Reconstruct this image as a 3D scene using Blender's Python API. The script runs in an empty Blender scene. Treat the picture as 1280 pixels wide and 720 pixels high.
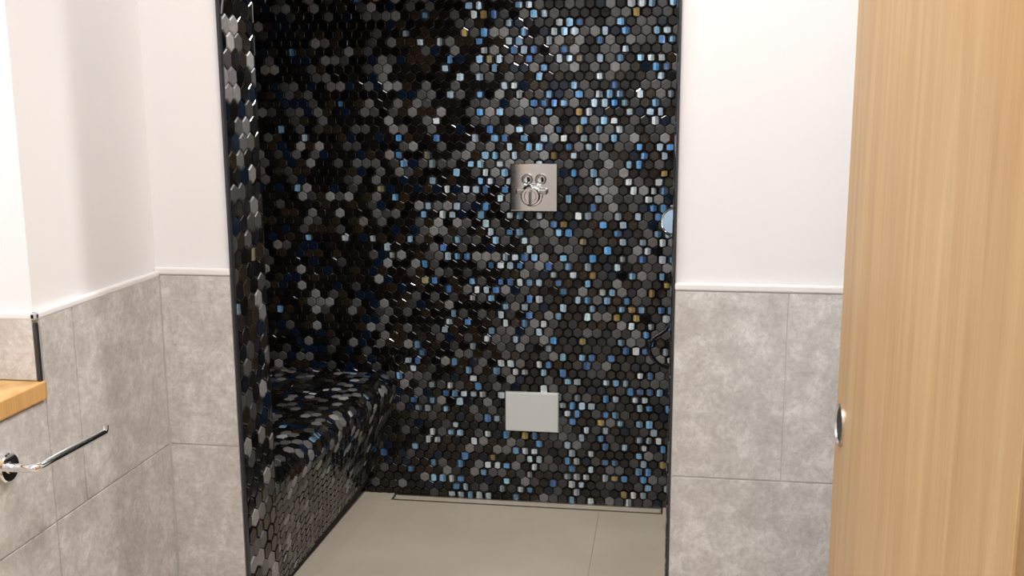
import bpy, math, random
from mathutils import Vector, Matrix
random.seed(7)
S = bpy.context.scene
S.view_settings.view_transform = 'Standard'
S.view_settings.look = 'None'

# ------------------------------------------------------------ helpers
def srgb(r, g, b):
    f = lambda c: (c/255/12.92) if c/255 <= .04045 else ((c/255+.055)/1.055)**2.4
    return (f(r), f(g), f(b), 1)

def mat(name, col, rough=.5, metal=0.0, spec=.5, **kw):
    m = bpy.data.materials.new(name); m.use_nodes = True
    b = m.node_tree.nodes['Principled BSDF']
    b.inputs['Base Color'].default_value = col
    b.inputs['Roughness'].default_value = rough
    b.inputs['Metallic'].default_value = metal
    b.inputs['Specular IOR Level'].default_value = spec
    for k, v in kw.items(): b.inputs[k.replace('_', ' ')].default_value = v
    return m

def N(m, t, **kw):
    n = m.node_tree.nodes.new(t)
    for k, v in kw.items(): setattr(n, k, v)
    return n
def L(m, a, b): m.node_tree.links.new(a, b)
def bsdf(m): return m.node_tree.nodes['Principled BSDF']

def noise(m, scale, mapscale=(1,1,1), detail=6, rough=.6, dist=0):
    tc = N(m, 'ShaderNodeTexCoord'); mp = N(m, 'ShaderNodeMapping')
    mp.inputs['Scale'].default_value = mapscale
    L(m, tc.outputs['Object'], mp.inputs['Vector'])
    n = N(m, 'ShaderNodeTexNoise')
    n.inputs['Scale'].default_value = scale
    n.inputs['Detail'].default_value = detail
    n.inputs['Roughness'].default_value = rough
    n.inputs['Distortion'].default_value = dist
    L(m, mp.outputs['Vector'], n.inputs['Vector'])
    return n
def ramp(m, src, stops):
    r = N(m, 'ShaderNodeValToRGB')
    e = r.color_ramp.elements
    while len(e) < len(stops): e.new(.5)
    for i, (p, c) in enumerate(stops):
        e[i].position = p; e[i].color = c
    L(m, src, r.inputs['Fac']); return r
def mixc(m, fac, a, b, mode='MIX'):
    x = N(m, 'ShaderNodeMix', data_type='RGBA', blend_type=mode)
    if isinstance(fac, float): x.inputs[0].default_value = fac
    else: L(m, fac, x.inputs[0])
    L(m, a, x.inputs[6]); L(m, b, x.inputs[7]); return x.outputs[2]
def bump(m, src, strength=.2, dist=.002):
    b = N(m, 'ShaderNodeBump'); b.inputs['Strength'].default_value = strength
    b.inputs['Distance'].default_value = dist
    L(m, src, b.inputs['Height']); L(m, b.outputs['Normal'], bsdf(m).inputs['Normal'])

def obj(name, verts, faces, mats, parent=None, midx=None, smooth=False):
    me = bpy.data.meshes.new(name); me.from_pydata(verts, [], faces)
    for m in (mats if isinstance(mats, (list, tuple)) else [mats]): me.materials.append(m)
    if midx: me.polygons.foreach_set('material_index', midx)
    if smooth: me.polygons.foreach_set('use_smooth', [True]*len(me.polygons))
    me.update()
    o = bpy.data.objects.new(name, me); S.collection.objects.link(o)
    if parent: o.parent = parent
    return o
BF = [(0,3,2,1),(4,5,6,7),(0,1,5,4),(1,2,6,5),(2,3,7,6),(3,0,4,7)]
def boxes(name, bl, m, parent=None, bevel=0, seg=2):
    V=[];F=[]
    for (x0,x1,y0,y1,z0,z1) in bl:
        n=len(V)
        V += [(x0,y0,z0),(x1,y0,z0),(x1,y1,z0),(x0,y1,z0),(x0,y0,z1),(x1,y0,z1),(x1,y1,z1),(x0,y1,z1)]
        F += [tuple(i+n for i in f) for f in BF]
    o = obj(name, V, F, m, parent)
    if bevel:
        b = o.modifiers.new('bevel','BEVEL'); b.width=bevel; b.segments=seg; b.limit_method='ANGLE'
    return o
def lathe(name, prof, m, origin, axis, parent=None, seg=48):
    ax=Vector(axis).normalized(); q=ax.to_track_quat('Z','Y'); V=[];F=[]
    for r,h in prof:
        for i in range(seg):
            a=2*math.pi*i/seg
            V.append(tuple(Vector(origin)+q@Vector((r*math.cos(a),r*math.sin(a),h))))
    k=len(prof)
    for j in range(k-1):
        for i in range(seg):
            i2=(i+1)%seg
            F.append((j*seg+i,j*seg+i2,(j+1)*seg+i2,(j+1)*seg+i))
    F.append(tuple(range(seg))[::-1]); F.append(tuple((k-1)*seg+i for i in range(seg)))
    o=obj(name,V,F,m,parent,smooth=True)
    o.modifiers.new('es','EDGE_SPLIT').split_angle=math.radians(35)
    return o
def tube(name, pts, r, m, parent=None, kind='BEZIER'):
    c=bpy.data.curves.new(name,'CURVE'); c.dimensions='3D'; c.bevel_depth=r; c.bevel_resolution=6; c.use_fill_caps=True
    s=c.splines.new('BEZIER' if kind=='BEZIER' else 'POLY')
    if kind=='BEZIER':
        s.bezier_points.add(len(pts)-1)
        for p,q in zip(s.bezier_points,pts):
            p.co=q; p.handle_left_type=p.handle_right_type='AUTO'
    else:
        s.points.add(len(pts)-1)
        for p,q in zip(s.points,pts): p.co=(*q,1)
    c.materials.append(m)
    o=bpy.data.objects.new(name,c); S.collection.objects.link(o)
    if parent: o.parent=parent
    return o
def empty(name, loc=(0,0,0)):
    o=bpy.data.objects.new(name,None); S.collection.objects.link(o); o.empty_display_size=.05
    return o

# ------------------------------------------------------------ materials
plaster = mat('white_plaster', srgb(232,230,230), .75)
n = noise(plaster, 60); bump(plaster, n.outputs['Fac'], .05, .001)
ceilm = mat('ceiling_paint', srgb(240,240,240), .8)
n = noise(ceilm, 40); bump(ceilm, n.outputs['Fac'], .05, .001)
trimw = mat('white_trim', srgb(232,230,228), .4)

stone = mat('grey_stone_tile', srgb(202,198,194), .38)
n1 = noise(stone, 3.2, (1,1,1), 8, .65, .4)
n2 = noise(stone, 20, (1,1,1), 12, .84, .3)
n3 = noise(stone, 120, (1,1,1), 4, .7)
r1 = ramp(stone, n1.outputs['Fac'], [(.32, srgb(188,182,178)),(.5, srgb(201,197,193)),(.68, srgb(214,211,207))])
r2 = ramp(stone, n2.outputs['Fac'], [(.38, srgb(168,162,158)),(.50, srgb(201,197,193)),(.61, srgb(243,241,239))])
c = mixc(stone, .5, r1.outputs['Color'], r2.outputs['Color'])
r3 = ramp(stone, n3.outputs['Fac'], [(.38, (.78,.77,.76,1)),(.55, (1,1,1,1))])
c = mixc(stone, .6, c, r3.outputs['Color'], 'MULTIPLY')
L(stone, c, bsdf(stone).inputs['Base Color']); bump(stone, n2.outputs['Fac'], .15, .001)

grout = mat('pale_grout', srgb(222,219,214), .9)
n = noise(grout, 200); bump(grout, n.outputs['Fac'], .2, .0005)
dgrout = mat('black_grout', srgb(12,11,12), .8)
n = noise(dgrout, 200); bump(dgrout, n.outputs['Fac'], .2, .0005)
floort = mat('floor_porcelain', srgb(198,186,168), .32)
n1 = noise(floort, 3, (1,1,1), 7, .6)
r1 = ramp(floort, n1.outputs['Fac'], [(.3, srgb(200,187,168)),(.7, srgb(213,201,182))])
L(floort, r1.outputs['Color'], bsdf(floort).inputs['Base Color'])
fgrout = mat('floor_grout', srgb(180,170,156), .9)
n = noise(fgrout, 200); bump(fgrout, n.outputs['Fac'], .2, .0005)

def oak(name, a, b, c3):
    m = mat(name, b, .42)
    g = noise(m, 2.6, (8,8,.5), 9, .62, 1.4)
    g2 = noise(m, 9, (52,52,1.6), 6, .7, .3)
    g3 = noise(m, 1.1, (3,3,.25), 3, .5, .3)
    r = ramp(m, g.outputs['Fac'], [(.30, a),(.5, b),(.70, c3)])
    r_ = ramp(m, g2.outputs['Fac'], [(.36, (.82,.76,.68,1)),(.56,(1,1,1,1))])
    cc = mixc(m, .42, r.outputs['Color'], r_.outputs['Color'], 'MULTIPLY')
    r3 = ramp(m, g3.outputs['Fac'], [(.4, (.95,.93,.91,1)),(.6,(1.04,1.03,1.0,1))])
    cc = mixc(m, 1.0, cc, r3.outputs['Color'], 'MULTIPLY')
    L(m, cc, bsdf(m).inputs['Base Color']); bump(m, g2.outputs['Fac'], .12, .0006)
    return m
oakm = oak('oak_veneer', srgb(194,155,108), srgb(205,168,122), srgb(214,181,137))
oakd = oak('oak_frame', srgb(130,90,52), srgb(158,114,72), srgb(176,132,88))
oaks = oak('oak_sill', srgb(186,142,84), srgb(208,164,104), srgb(222,182,126))

chrome = mat('chrome', (.86,.86,.87,1), .07, 1.0)
n = noise(chrome, 90); r = ramp(chrome, n.outputs['Fac'], [(0,(.05,)*3+(1,)),(1,(.10,)*3+(1,))]); L(chrome, r.outputs['Color'], bsdf(chrome).inputs['Roughness'])
nickel = mat('brushed_steel', (.62,.60,.57,1), .28, 1.0)
n = noise(nickel, 60, (1,60,60)); r = ramp(nickel, n.outputs['Fac'], [(0,(.2,)*3+(1,)),(1,(.38,)*3+(1,))]); L(nickel, r.outputs['Color'], bsdf(nickel).inputs['Roughness'])
blackm = mat('dark_metal_trim', srgb(62,64,68), .35, .5)
n = noise(blackm, 90); bump(blackm, n.outputs['Fac'], .05, .0003)
darkm = mat('dark_recess', srgb(35,33,32), .5)
whiteg = mat('white_glass_panel', srgb(230,232,230), .1, Coat_Weight=.6)
n = noise(whiteg, 2); r = ramp(whiteg, n.outputs['Fac'], [(.2, srgb(224,227,225)),(.8, srgb(236,238,237))]); L(whiteg, r.outputs['Color'], bsdf(whiteg).inputs['Base Color'])
glass = mat('clear_glass', (1,1,1,1), .03, Transmission_Weight=1.0)
upvc = mat('white_upvc', srgb(240,240,240), .3)

def tilemat(name, rough, metal, coat=0, spec=.5):
    m = mat(name, (0,0,0,1), rough, metal, spec)
    a = N(m, 'ShaderNodeAttribute'); a.attribute_name = 'tile'
    n = noise(m, 120, (1,1,1), 4, .6)
    r = ramp(m, n.outputs['Fac'], [(.3,(.66,.66,.66,1)),(.7,(1.1,1.1,1.1,1))])
    c = mixc(m, .8, a.outputs['Color'], r.outputs['Color'], 'MULTIPLY')
    L(m, c, bsdf(m).inputs['Base Color'])
    bsdf(m).inputs['Coat Weight'].default_value = coat
    bsdf(m).inputs['Coat Roughness'].default_value = .06
    return m
t_black = tilemat('mosaic_black_glass', .10, 0, 0, .5)
t_grey = tilemat('mosaic_grey_stone', .45, 0)
t_irid_glint = tilemat('mosaic_irid_glint', .3, .2, .8)  # iridescent tile facets, with the glint put into the bright base colour
TM = [t_black, t_grey, t_irid_glint, dgrout]

HEXW = .0322
def mosaic(name, mapf, U, W, parent, irid_glint=lambda u, v: .05, grey=lambda u, v: .2, seed=1, tilt=.10, gv=lambda u, v: 1.0):
    rnd = random.Random(seed)
    R = HEXW/math.sqrt(3); V=[];F=[];MI=[];C=[]
    ang = [math.radians(30+60*k) for k in range(6)]
    rows = int((W[1]-W[0])/(1.5*R))+2; cols = int((U[1]-U[0])/HEXW)+2
    def blackcol():
        s = rnd.uniform(.002,.007); col=(s*1.25,s*1.0,s*.9)
        y = rnd.random()
        if y<.18: col=(.022,.015,.009)
        elif y<.32: col=(.004,.010,.024)
        return col
    for j in range(rows):
        for i in range(cols):
            cu = U[0]+(i+.5*(j%2))*HEXW; cv = W[0]+R*.6+j*1.5*R
            if cu > U[1]+HEXW*.45 or cv > W[1]+R*.7: continue
            x = rnd.random(); pi = irid_glint(cu, cv); pg = grey(cu, cv)
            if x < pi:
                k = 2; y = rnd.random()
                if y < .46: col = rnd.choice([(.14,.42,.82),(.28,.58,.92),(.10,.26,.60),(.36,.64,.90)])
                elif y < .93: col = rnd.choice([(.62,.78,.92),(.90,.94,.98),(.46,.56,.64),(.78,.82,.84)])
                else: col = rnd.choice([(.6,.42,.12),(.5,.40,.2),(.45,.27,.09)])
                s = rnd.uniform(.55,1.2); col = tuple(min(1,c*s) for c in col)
            elif x < pi+pg:
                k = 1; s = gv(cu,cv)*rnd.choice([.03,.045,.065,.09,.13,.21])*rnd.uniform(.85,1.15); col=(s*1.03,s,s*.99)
            else:
                k = 0; col=blackcol()
            tl = tilt*(1.3 if k==2 else .6)
            tx = rnd.gauss(0,tl*.5); ty = rnd.gauss(0,tl*.5)
            n0=len(V)
            def put(lu,lv,h):
                uu=min(max(cu+lu,U[0]),U[1]); vv=min(max(cv+lv,W[0]),W[1])
                p,nn=mapf(uu,vv); V.append(tuple(p+nn*h))
            rings = [(.95,0.0),(.93,.0021),(.87,.0031),(.77,.0037)]
            for rr,h in rings:
                for a in ang:
                    lu=rr*R*math.cos(a); lv=rr*R*math.sin(a)
                    put(lu,lv,h+(tx*lu+ty*lv if h>.003 else 0))
            kk = 0 if k==2 else k
            cc = blackcol() if k==2 else col
            if k==2 and rnd.random()<.35: cc=(.022,.028,.038)
            for q in range(3):
                for a in range(6):
                    b=(a+1)%6
                    F.append((n0+q*6+a,n0+q*6+b,n0+(q+1)*6+b,n0+(q+1)*6+a)); MI.append(kk); C += [(*cc,1)]*4
            F.append(tuple(n0+18+a for a in range(6))); MI.append(kk); C += [(*cc,1)]*6
            if k==2:   # glint painted as a pale facet in the middle of the iridescent hexagon
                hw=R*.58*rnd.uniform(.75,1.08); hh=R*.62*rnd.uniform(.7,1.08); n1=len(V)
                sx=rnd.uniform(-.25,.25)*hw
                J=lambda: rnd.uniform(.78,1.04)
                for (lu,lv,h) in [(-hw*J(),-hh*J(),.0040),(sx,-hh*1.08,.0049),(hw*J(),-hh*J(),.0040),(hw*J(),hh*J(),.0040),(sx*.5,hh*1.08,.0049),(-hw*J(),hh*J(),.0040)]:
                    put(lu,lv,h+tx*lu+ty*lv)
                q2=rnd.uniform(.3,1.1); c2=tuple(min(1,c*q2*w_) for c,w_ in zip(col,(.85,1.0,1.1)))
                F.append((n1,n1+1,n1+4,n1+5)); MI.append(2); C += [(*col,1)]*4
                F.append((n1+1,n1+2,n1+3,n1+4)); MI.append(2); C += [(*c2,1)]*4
    o = obj(name, V, F, TM, parent, MI)
    at = o.data.attributes.new('tile','FLOAT_COLOR','CORNER')
    flat=[c for col in C for c in col]
    at.data.foreach_set('color', flat)
    return o

# ------------------------------------------------------------ dimensions
XL=-.869; XJL=-.7277; XJR=.008; YF=1.65; YI=1.78; YB=3.37
SXL=-1.50; SXR=.07; SH=2.35; CH=2.4
REC_Y1=1.2955; REC_Y0=.45; SILL=.983

# ------------------------------------------------------------ shell
floor = boxes('floor', [(-1.75,1.35,-1.75,3.5,-.12,-.003)], fgrout)
T=[]
g=.001
xs=[-1.70,-1.41,-.21,.99,1.3]
ys=[-1.7,-1.5,-.3,.9,2.09,3.308]
for a,b in zip(xs[:-1],xs[1:]):
    for c_,d in zip(ys[:-1],ys[1:]):
        T.append((a+g,b-g,c_+g,d-g,-.01,0))
T.append((-1.5,-.935,3.309,3.37,-.01,0)); T.append((.0,.07,3.309,3.37,-.01,0))
boxes('floor_tiles', T, floort, floor, .0006)
ceiling = boxes('ceiling', [(-1.75,1.35,-1.75,YI,CH,CH+.1),(-1.75,.3,YI,3.5,SH,CH+.1)], ceilm)

wall_back = boxes('wall_back', [(SXL-.1,SXR+.1,YB,YB+.12,0,SH)], dgrout)
sh_l = boxes('wall_shower_left', [(SXL-.12,SXL,YI,YB,0,SH)], dgrout)
sh_r = boxes('wall_shower_right', [(SXR,SXR+.12,YI,YB,0,SH)], dgrout)
wall_front = boxes('wall_front', [(SXL-.12,XJL-.004,YF,YI,0,CH),(XJR+.004,1.3,YF,YI,0,CH)], plaster)
wall_left = boxes('wall_left', [(-1.12,XL,REC_Y1,YF,0,CH),(-1.12,XL,REC_Y0,REC_Y1,0,SILL-.027),
    (-1.12,XL,REC_Y0,REC_Y1,2.1,CH),(-1.12,XL,-1.7,REC_Y0,0,CH)], plaster)
wall_right = boxes('wall_right', [(.34,.46,.58,YF,0,CH)], plaster)
wall_near = boxes('wall_near', [(.255,1.3,.46,.58,0,CH)], plaster)
boxes('wall_hall', [(-1.1,1.3,-1.72,-1.6,0,CH),(1.2,1.32,-1.6,.46,0,CH)], plaster)

# ------------------------------------------------------------ mosaic surfaces
Vc=Vector
def irid_glint_back(u,v):  # painted glints get denser towards the valve side, imitating the light there
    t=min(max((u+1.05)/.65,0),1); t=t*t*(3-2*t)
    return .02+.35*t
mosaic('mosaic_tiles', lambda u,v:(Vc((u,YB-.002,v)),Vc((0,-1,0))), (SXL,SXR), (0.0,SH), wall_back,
       irid_glint_back, lambda u,v:.22+.09*min(max((u+1)/.8,0),1), 3, gv=lambda u,v:1.0)
mosaic('mosaic_tiles', lambda u,v:(Vc((SXL+.002,u,v)),Vc((1,0,0))), (YI,YB), (.4,SH), sh_l, seed=4)
mosaic('mosaic_tiles', lambda u,v:(Vc((SXR-.002,u,v)),Vc((-1,0,0))), (YI,YB), (0,SH), sh_r, seed=5)
jl = boxes('jamb_mosaic_backing', [(XJL-.004,XJL-.002,YF+.001,YI,0,SH),(XJR+.002,XJR+.004,YF+.003,YI,0,SH),
    (SXL,XJL-.002,YI,YI+.003,0,SH),(XJR,SXR,YI,YI+.003,0,SH)], dgrout, wall_front)
mosaic('jamb_mosaic', lambda u,v:(Vc((XJL-.002,u,v)),Vc((1,0,0))), (YF+.001,YI), (0,SH), wall_front,
       lambda u,v:.01, lambda u,v:.30, 6, gv=lambda u,v:1.5)
mosaic('jamb_mosaic_right', lambda u,v:(Vc((XJR+.002,u,v)),Vc((-1,0,0))), (YF+.003,YI), (0,SH), wall_front, seed=8)
mosaic('nib_mosaic', lambda u,v:(Vc((u,YI+.004,v)),Vc((0,1,0))), (SXL,XJL), (0,SH), wall_front, seed=9)
boxes('trim_1', [(XJL-.004,XJL+.0008,YF-.009,YF+.001,0,CH)], blackm, bevel=.0006)
boxes('trim_2', [(XJR+.000,XJR+.004,YF-.009,YF+.003,0,CH)], blackm, bevel=.0006)

# ------------------------------------------------------------ bench (heated, curved shower bench)
def edge_top(y):
    t=(y-YI)/(YB-YI); return -1.03+.110*t**0.9
def edge_bot(y):
    t=(y-YI)/(YB-YI); return -1.085+.042*t
BH=.432; RR=.05
def bench_pt(u,v):
    y=u; xt=edge_top(y); xb=edge_bot(y)
    P=[Vc((SXL+.008,BH))]
    cx=xt-RR; cz=BH-RR
    a1=math.atan2(-(xt-xb), BH)
    for k in range(9):
        a=math.pi/2-(math.pi/2-a1)*k/8
        P.append(Vc((cx+RR*math.cos(a),cz+RR*math.sin(a))))
    P.append(Vc((xb,0)))
    d=v
    for k in range(len(P)-1):
        l=(P[k+1]-P[k]).length
        if d<=l or k==len(P)-2:
            t=min(d/l,1.0); p=P[k].lerp(P[k+1],t); tg=(P[k+1]-P[k]).normalized(); break
        d-=l
    nrm=Vc((-tg.y,0,tg.x))
    return Vc((p.x,y,p.y)), (nrm if nrm.z>-.6 and (nrm.x>=-.01) else -nrm)
bench=empty('shower_bench')
V=[];F=[]; nu=30; nv=60; VM=.97
for i in range(nu+1):
    for j in range(nv+1):
        p,nn=bench_pt(YI+.006+(YB-YI-.010)*i/nu, VM*j/nv); V.append(tuple(p-nn*.001))
for i in range(nu):
    for j in range(nv):
        a=i*(nv+1)+j; F.append((a,a+1,a+nv+2,a+nv+1))
obj('bench_body',V,F,dgrout,bench)
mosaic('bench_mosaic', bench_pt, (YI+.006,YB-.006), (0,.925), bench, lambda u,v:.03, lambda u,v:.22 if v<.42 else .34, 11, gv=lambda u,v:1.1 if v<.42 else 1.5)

# ------------------------------------------------------------ dado stone tiles
def dado(name, parent, plane, rng, rows, joints):
    T=[];t=.009;g=.0012
    for (z0,z1),js in zip(rows,joints):
        cuts=[rng[0]]+[j for j in sorted(js) if rng[0]<j<rng[1]]+[rng[1]]
        for a,b in zip(cuts[:-1],cuts[1:]):
            a_=a+g; b_=b-g
            if plane=='y': T.append((a_,b_,YF-t,YF-.001,z0+g,z1-g))
            else: T.append((XL+.001,XL+t,a_,b_,z0+g,z1-g))
    return boxes(name,T,stone,parent,.0008)
rl=[(.7725,1.0745),(.4705,.7725),(.1685,.4705),(0,.1685)]
rr_=[(.757,1.067),(.447,.757),(.137,.447),(0,.137)]
dado('dado_tiles_left', wall_front,'y',(XL+.009,XJL-.004),rl,[[],[],[],[]])
boxes('dado_grout_left',[(XL,XJL-.004,YF-.0065,YF,0,1.0745)],grout,wall_front)
dado('dado_tiles_right', wall_front,'y',(XJR+.004,.34),rr_,[[.188],[],[.188],[]])
boxes('dado_grout_right',[(XJR+.004,.34,YF-.0065,YF,0,1.067)],grout,wall_front)
j1=[1.376,.776,.176,-.424,-1.024]; j2=[1.613,1.013,.413,-.187,-.787,-1.387]
dado('dado_tiles', wall_left,'x',(REC_Y1,YF-.009),rl,[j1,j2,j1,j2])
rl2=[(.7725,.955)]+rl[1:]
dado('dado_tiles_low', wall_left,'x',(REC_Y0,REC_Y1),rl2,[j1,j2,j1,j2])
dado('dado_tiles_near', wall_left,'x',(-1.6,REC_Y0),rl,[j1,j2,j1,j2])
boxes('dado_grout',[(XL,XL+.0065,REC_Y1,YF,0,1.0745),(XL,XL+.0065,REC_Y0,REC_Y1,0,.955),(XL,XL+.0065,-1.6,REC_Y0,0,1.0745)],grout,wall_left)
boxes('reveal_tiles',[(-1.09,XL+.003,REC_Y1-.009,REC_Y1-.0005,SILL+.001,1.0745)],stone,wall_left,.0008)
boxes('trim_3',[(XL+.005,XL+.0095,REC_Y1-.0095,REC_Y1-.004,SILL,1.066)],blackm)
# white capping above the tiles
boxes('trim_4',[(XL+.0005,XJL-.004,YF-.011,YF,1.0745,1.087)],trimw,bevel=.003)
boxes('trim_5',[(XJR+.003,.34,YF-.011,YF,1.067,1.079)],trimw,bevel=.003)
boxes('trim_6',[(XL,XL+.010,REC_Y1-.010,YF,1.070,1.081),(-1.09,XL+.010,REC_Y1-.010,REC_Y1,1.070,1.081)],trimw,bevel=.003)
boxes('trim_7',[(XL,XL+.010,-1.6,REC_Y0,1.0745,1.087)],trimw,bevel=.003)

# ------------------------------------------------------------ window, sill
win=empty('window_1')
fx0,fx1=-1.12,-1.07; y0,y1,z0,z1=REC_Y0,REC_Y1,SILL,2.1; w=.055
boxes('frame',[(fx0,fx1,y0,y1,z0,z0+w),(fx0,fx1,y0,y1,z1-w,z1),(fx0,fx1,y0,y0+w,z0+w,z1-w),(fx0,fx1,y1-w,y1,z0+w,z1-w),
  (fx0,fx1,(y0+y1)/2-.03,(y0+y1)/2+.03,z0+w,z1-w)],upvc,win,.004)
boxes('pane',[(-1.098,-1.092,y0+w,y1-w,z0+w,z1-w)],glass,win)
boxes('window_sill',[(-1.07,XL+.013,REC_Y0+.0,REC_Y1-.001,SILL-.026,SILL)],oaks,bevel=.002)

# ------------------------------------------------------------ toilet roll holder
h=empty('toilet_roll_holder')
hy,hz=1.203,.892
lathe('wall_rose',[(.020,0),(.020,.006),(.018,.008),(.008,.008),(.008,.010)],chrome,(XL+.009,hy-.010,hz),(1,0,0),h)
tube('arm',[(XL+.012,hy-.010,hz),(XL+.044,hy-.010,hz),(XL+.050,hy-.007,hz),(XL+.053,hy,hz),(XL+.060,hy+.146,hz-.001),(XL+.060,hy+.149,hz+.002),(XL+.060,hy+.150,hz+.009)],.0058,chrome,h,'POLY')

# ------------------------------------------------------------ thermostatic valve
v=empty('shower_mixer_valve')
vx,vz=-.437,1.080; py=YB-.006
boxes('plate',[(vx-.0775,vx+.0775,py-.012,py,vz-.0775,vz+.0775)],chrome,v,.003,3)
for i,sx in enumerate((-.021,.023)):
    lathe(f'button_{i+1}',[(.0185,0),(.0185,.008),(.0165,.010),(.0155,.0095),(.0145,.0075),(.0,.0075)],nickel,(vx+sx,py-.012,vz+.026),(0,-1,0),v)
    lathe(f'button_cap_{i+1}',[(.011,0),(.011,.004),(.009,.005),(.006,.0045),(.0,.0045)],chrome,(vx+sx,py-.019,vz+.026),(0,-1,0),v)
boxes('handle_bar',[(vx-.058,vx+.046,py-.030,py-.012,vz-.022,vz-.002)],nickel,v,.006,3)
lathe('knob_base',[(.037,0),(.037,.012),(.034,.016),(.028,.017),(.028,.026)],chrome,(vx-.005,py-.012,vz-.024),(0,-1,0),v)
lathe('knob',[(.028,0),(.030,.004),(.030,.026),(.027,.031),(.020,.031),(.018,.026),(.0,.026)],chrome,(vx-.005,py-.036,vz-.024),(0,-1,0),v)
boxes('knob_lever',[(vx-.009,vx-.001,py-.074,py-.060,vz-.052,vz-.006)],nickel,v,.003)

p=empty('flush_plate')
px,pz=-.445,.3205
boxes('steel_rim',[(px-.0925,px+.0925,py-.006,py,pz-.070,pz+.070)],nickel,p,.002)
boxes('glass_face',[(px-.0895,px+.0895,py-.013,py-.006,pz-.067,pz+.067)],whiteg,p,.002)

d=empty('linear_shower_drain')
boxes('channel',[(-.93,-.0,3.311,3.366,-.04,-.012)],nickel,d)
boxes('outer_frame',[(-.93,0,3.311,3.315,-.012,.001),(-.93,0,3.356,3.366,-.012,.001),(-.93,-.924,3.315,3.356,-.012,.001),(-.006,0,3.315,3.356,-.012,.001)],nickel,d)
boxes('tile_insert',[(-.919,-.011,3.320,3.351,-.012,0)],floort,d,.001)

# hand shower + hose on the right-hand wall
hs=empty('hand_shower')
hy2=3.0
sprayf = mat('spray_face_pale', srgb(170,195,222), .25)
vo = N(sprayf,'ShaderNodeTexVoronoi'); vo.inputs['Scale'].default_value=160
r = ramp(sprayf, vo.outputs['Distance'], [(.15, srgb(100,130,165)),(.35, srgb(175,200,226))]); L(sprayf, r.outputs['Color'], bsdf(sprayf).inputs['Base Color'])
lathe('wall_bracket',[(.026,0),(.026,.006),(.012,.010),(.012,.045),(.010,.047)],chrome,(SXR-.006,hy2,.985),(-1,0,0),hs)
ax=Vc((-.55,-.80,.12))
lathe('spray_head',[(.014,-.018),(.034,-.012),(.042,-.005),(.042,.003),(.037,.006),(.034,.004)],chrome,(.012,hy2-.035,1.02),ax,hs)
lathe('spray_face',[(.034,.0),(.033,.0055),(.0,.0065)],sprayf,(.012,hy2-.035,1.02),ax,hs)
tube('handle',[(.016,hy2-.024,1.012),(.026,hy2-.008,.975),(.032,hy2,.90),(.032,hy2,.84)],.010,chrome,hs)
hosem=mat('hose_black',srgb(60,62,66),.25,.8)
wv=N(hosem,'ShaderNodeTexWave'); wv.inputs['Scale'].default_value=120; bump(hosem,wv.outputs['Fac'],.5,.001)
tube('hose',[(.032,hy2,.845),(.028,hy2,.76),(.0,hy2-.01,.705),(-.048,hy2-.03,.66),(-.030,hy2-.03,.61),(.02,hy2-.01,.585),(.062,hy2,.58)],.006,hosem,hs)

# ------------------------------------------------------------ oak door, frame
dr=empty('door_1')
DX=.2; DY1=1.224; DY0=.598
boxes('leaf',[(DX,DX+.04,DY0,DY1,.008,2.02)],oakm,dr,.002)
lathe('flush_pull_rim',[(.025,0),(.025,.0026),(.022,.0034),(.021,.0008),(.0,.0008)],nickel,(DX,DY1-.034,.998),(-1,0,0),dr)
lathe('flush_pull_cup',[(.0195,0),(.0195,.0005),(.015,.0004),(.0,.0003)],darkm,(DX-.0009,DY1-.034,.998),(-1,0,0),dr)
boxes('latch_plate',[(DX+.010,DX+.030,DY1,DY1+.0015,.938,1.058)],nickel,dr)
for i,zz in enumerate((.25,1.0,1.8)):
    lathe(f'hinge_{i+1}',[(.005,0),(.005,.09)],nickel,(DX+.009,DY0-.006,zz),(0,0,1),dr)
boxes('trim_8',[(.215,.255,.44,.586,0,2.06),(.255,.34,.58,.586,0,2.12),(.255,.33,.44,.46,0,2.12)],oakd,bevel=.002)

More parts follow.
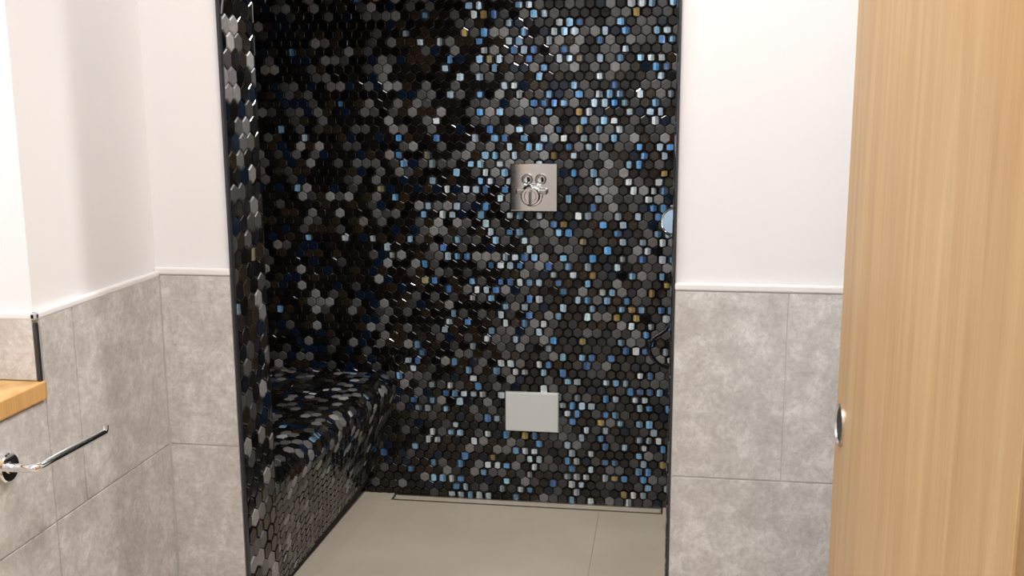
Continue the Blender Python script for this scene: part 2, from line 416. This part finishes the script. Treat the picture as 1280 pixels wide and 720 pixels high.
# ------------------------------------------------------------ lights
def area(name, loc, rot, sx, sy, power, col=(1,1,1)):
    l=bpy.data.lights.new(name,'AREA'); l.shape='RECTANGLE'; l.size=sx; l.size_y=sy; l.energy=power; l.color=col
    o=bpy.data.objects.new(name,l); o.location=loc; o.rotation_euler=rot; S.collection.objects.link(o); return o
area('room_ceiling_fill',(-.12,.75,2.38),(0,0,0),.5,.9,20,(1,.98,.965))  # unseen area light added to brighten the room and feed reflections
area('hall_ceiling_fill',(.1,-.7,2.38),(0,0,0),.9,.9,16,(1,.98,.965))  # unseen fill light added behind the camera
area('window_daylight',(-1.25,.87,1.55),(0,math.radians(-90),0),1.1,.8,10,(.9,.95,1))
def down(name,x,y,p):
    l=bpy.data.lights.new(name,'SPOT'); l.energy=p; l.spot_size=math.radians(130); l.spot_blend=.6; l.shadow_soft_size=.05; l.color=(1,.97,.93)
    o=bpy.data.objects.new(name,l); o.location=(x,y,SH-.03); S.collection.objects.link(o)
    lathe(name+'_bezel',[(.045,0),(.045,.006),(.035,.008),(.034,.002),(.0,.002)],nickel,(x,y,SH-.0),(0,0,-1))
down('shower_downlight',-.22,2.4,88)
down('shower_downlight.001',-.85,2.1,8)
wd=bpy.data.worlds.new('World'); S.world=wd; wd.use_nodes=True
bg=wd.node_tree.nodes['Background']; bg.inputs[0].default_value=(.75,.85,1,1); bg.inputs[1].default_value=1.2

# ------------------------------------------------------------ camera
cd=bpy.data.cameras.new('camera'); cam=bpy.data.objects.new('camera',cd); S.collection.objects.link(cam)
cd.sensor_width=36; cd.lens=36*1300/1280; cd.clip_start=.02
Yc=Vc((200,-240,1300)).normalized(); Dc=Vc((35,7070,1300)).normalized(); Dc=(Dc-Yc*Dc.dot(Yc)).normalized()
Xc=Dc.cross(Yc)
right=Vc((Xc[0],Yc[0],-Dc[0])); down_=Vc((Xc[1],Yc[1],-Dc[1])); fwd=Vc((Xc[2],Yc[2],-Dc[2]))
M=Matrix((right,-down_,-fwd)).transposed().to_4x4(); M.translation=Vc((0,0,1.37))
cam.matrix_world=M
S.camera=cam
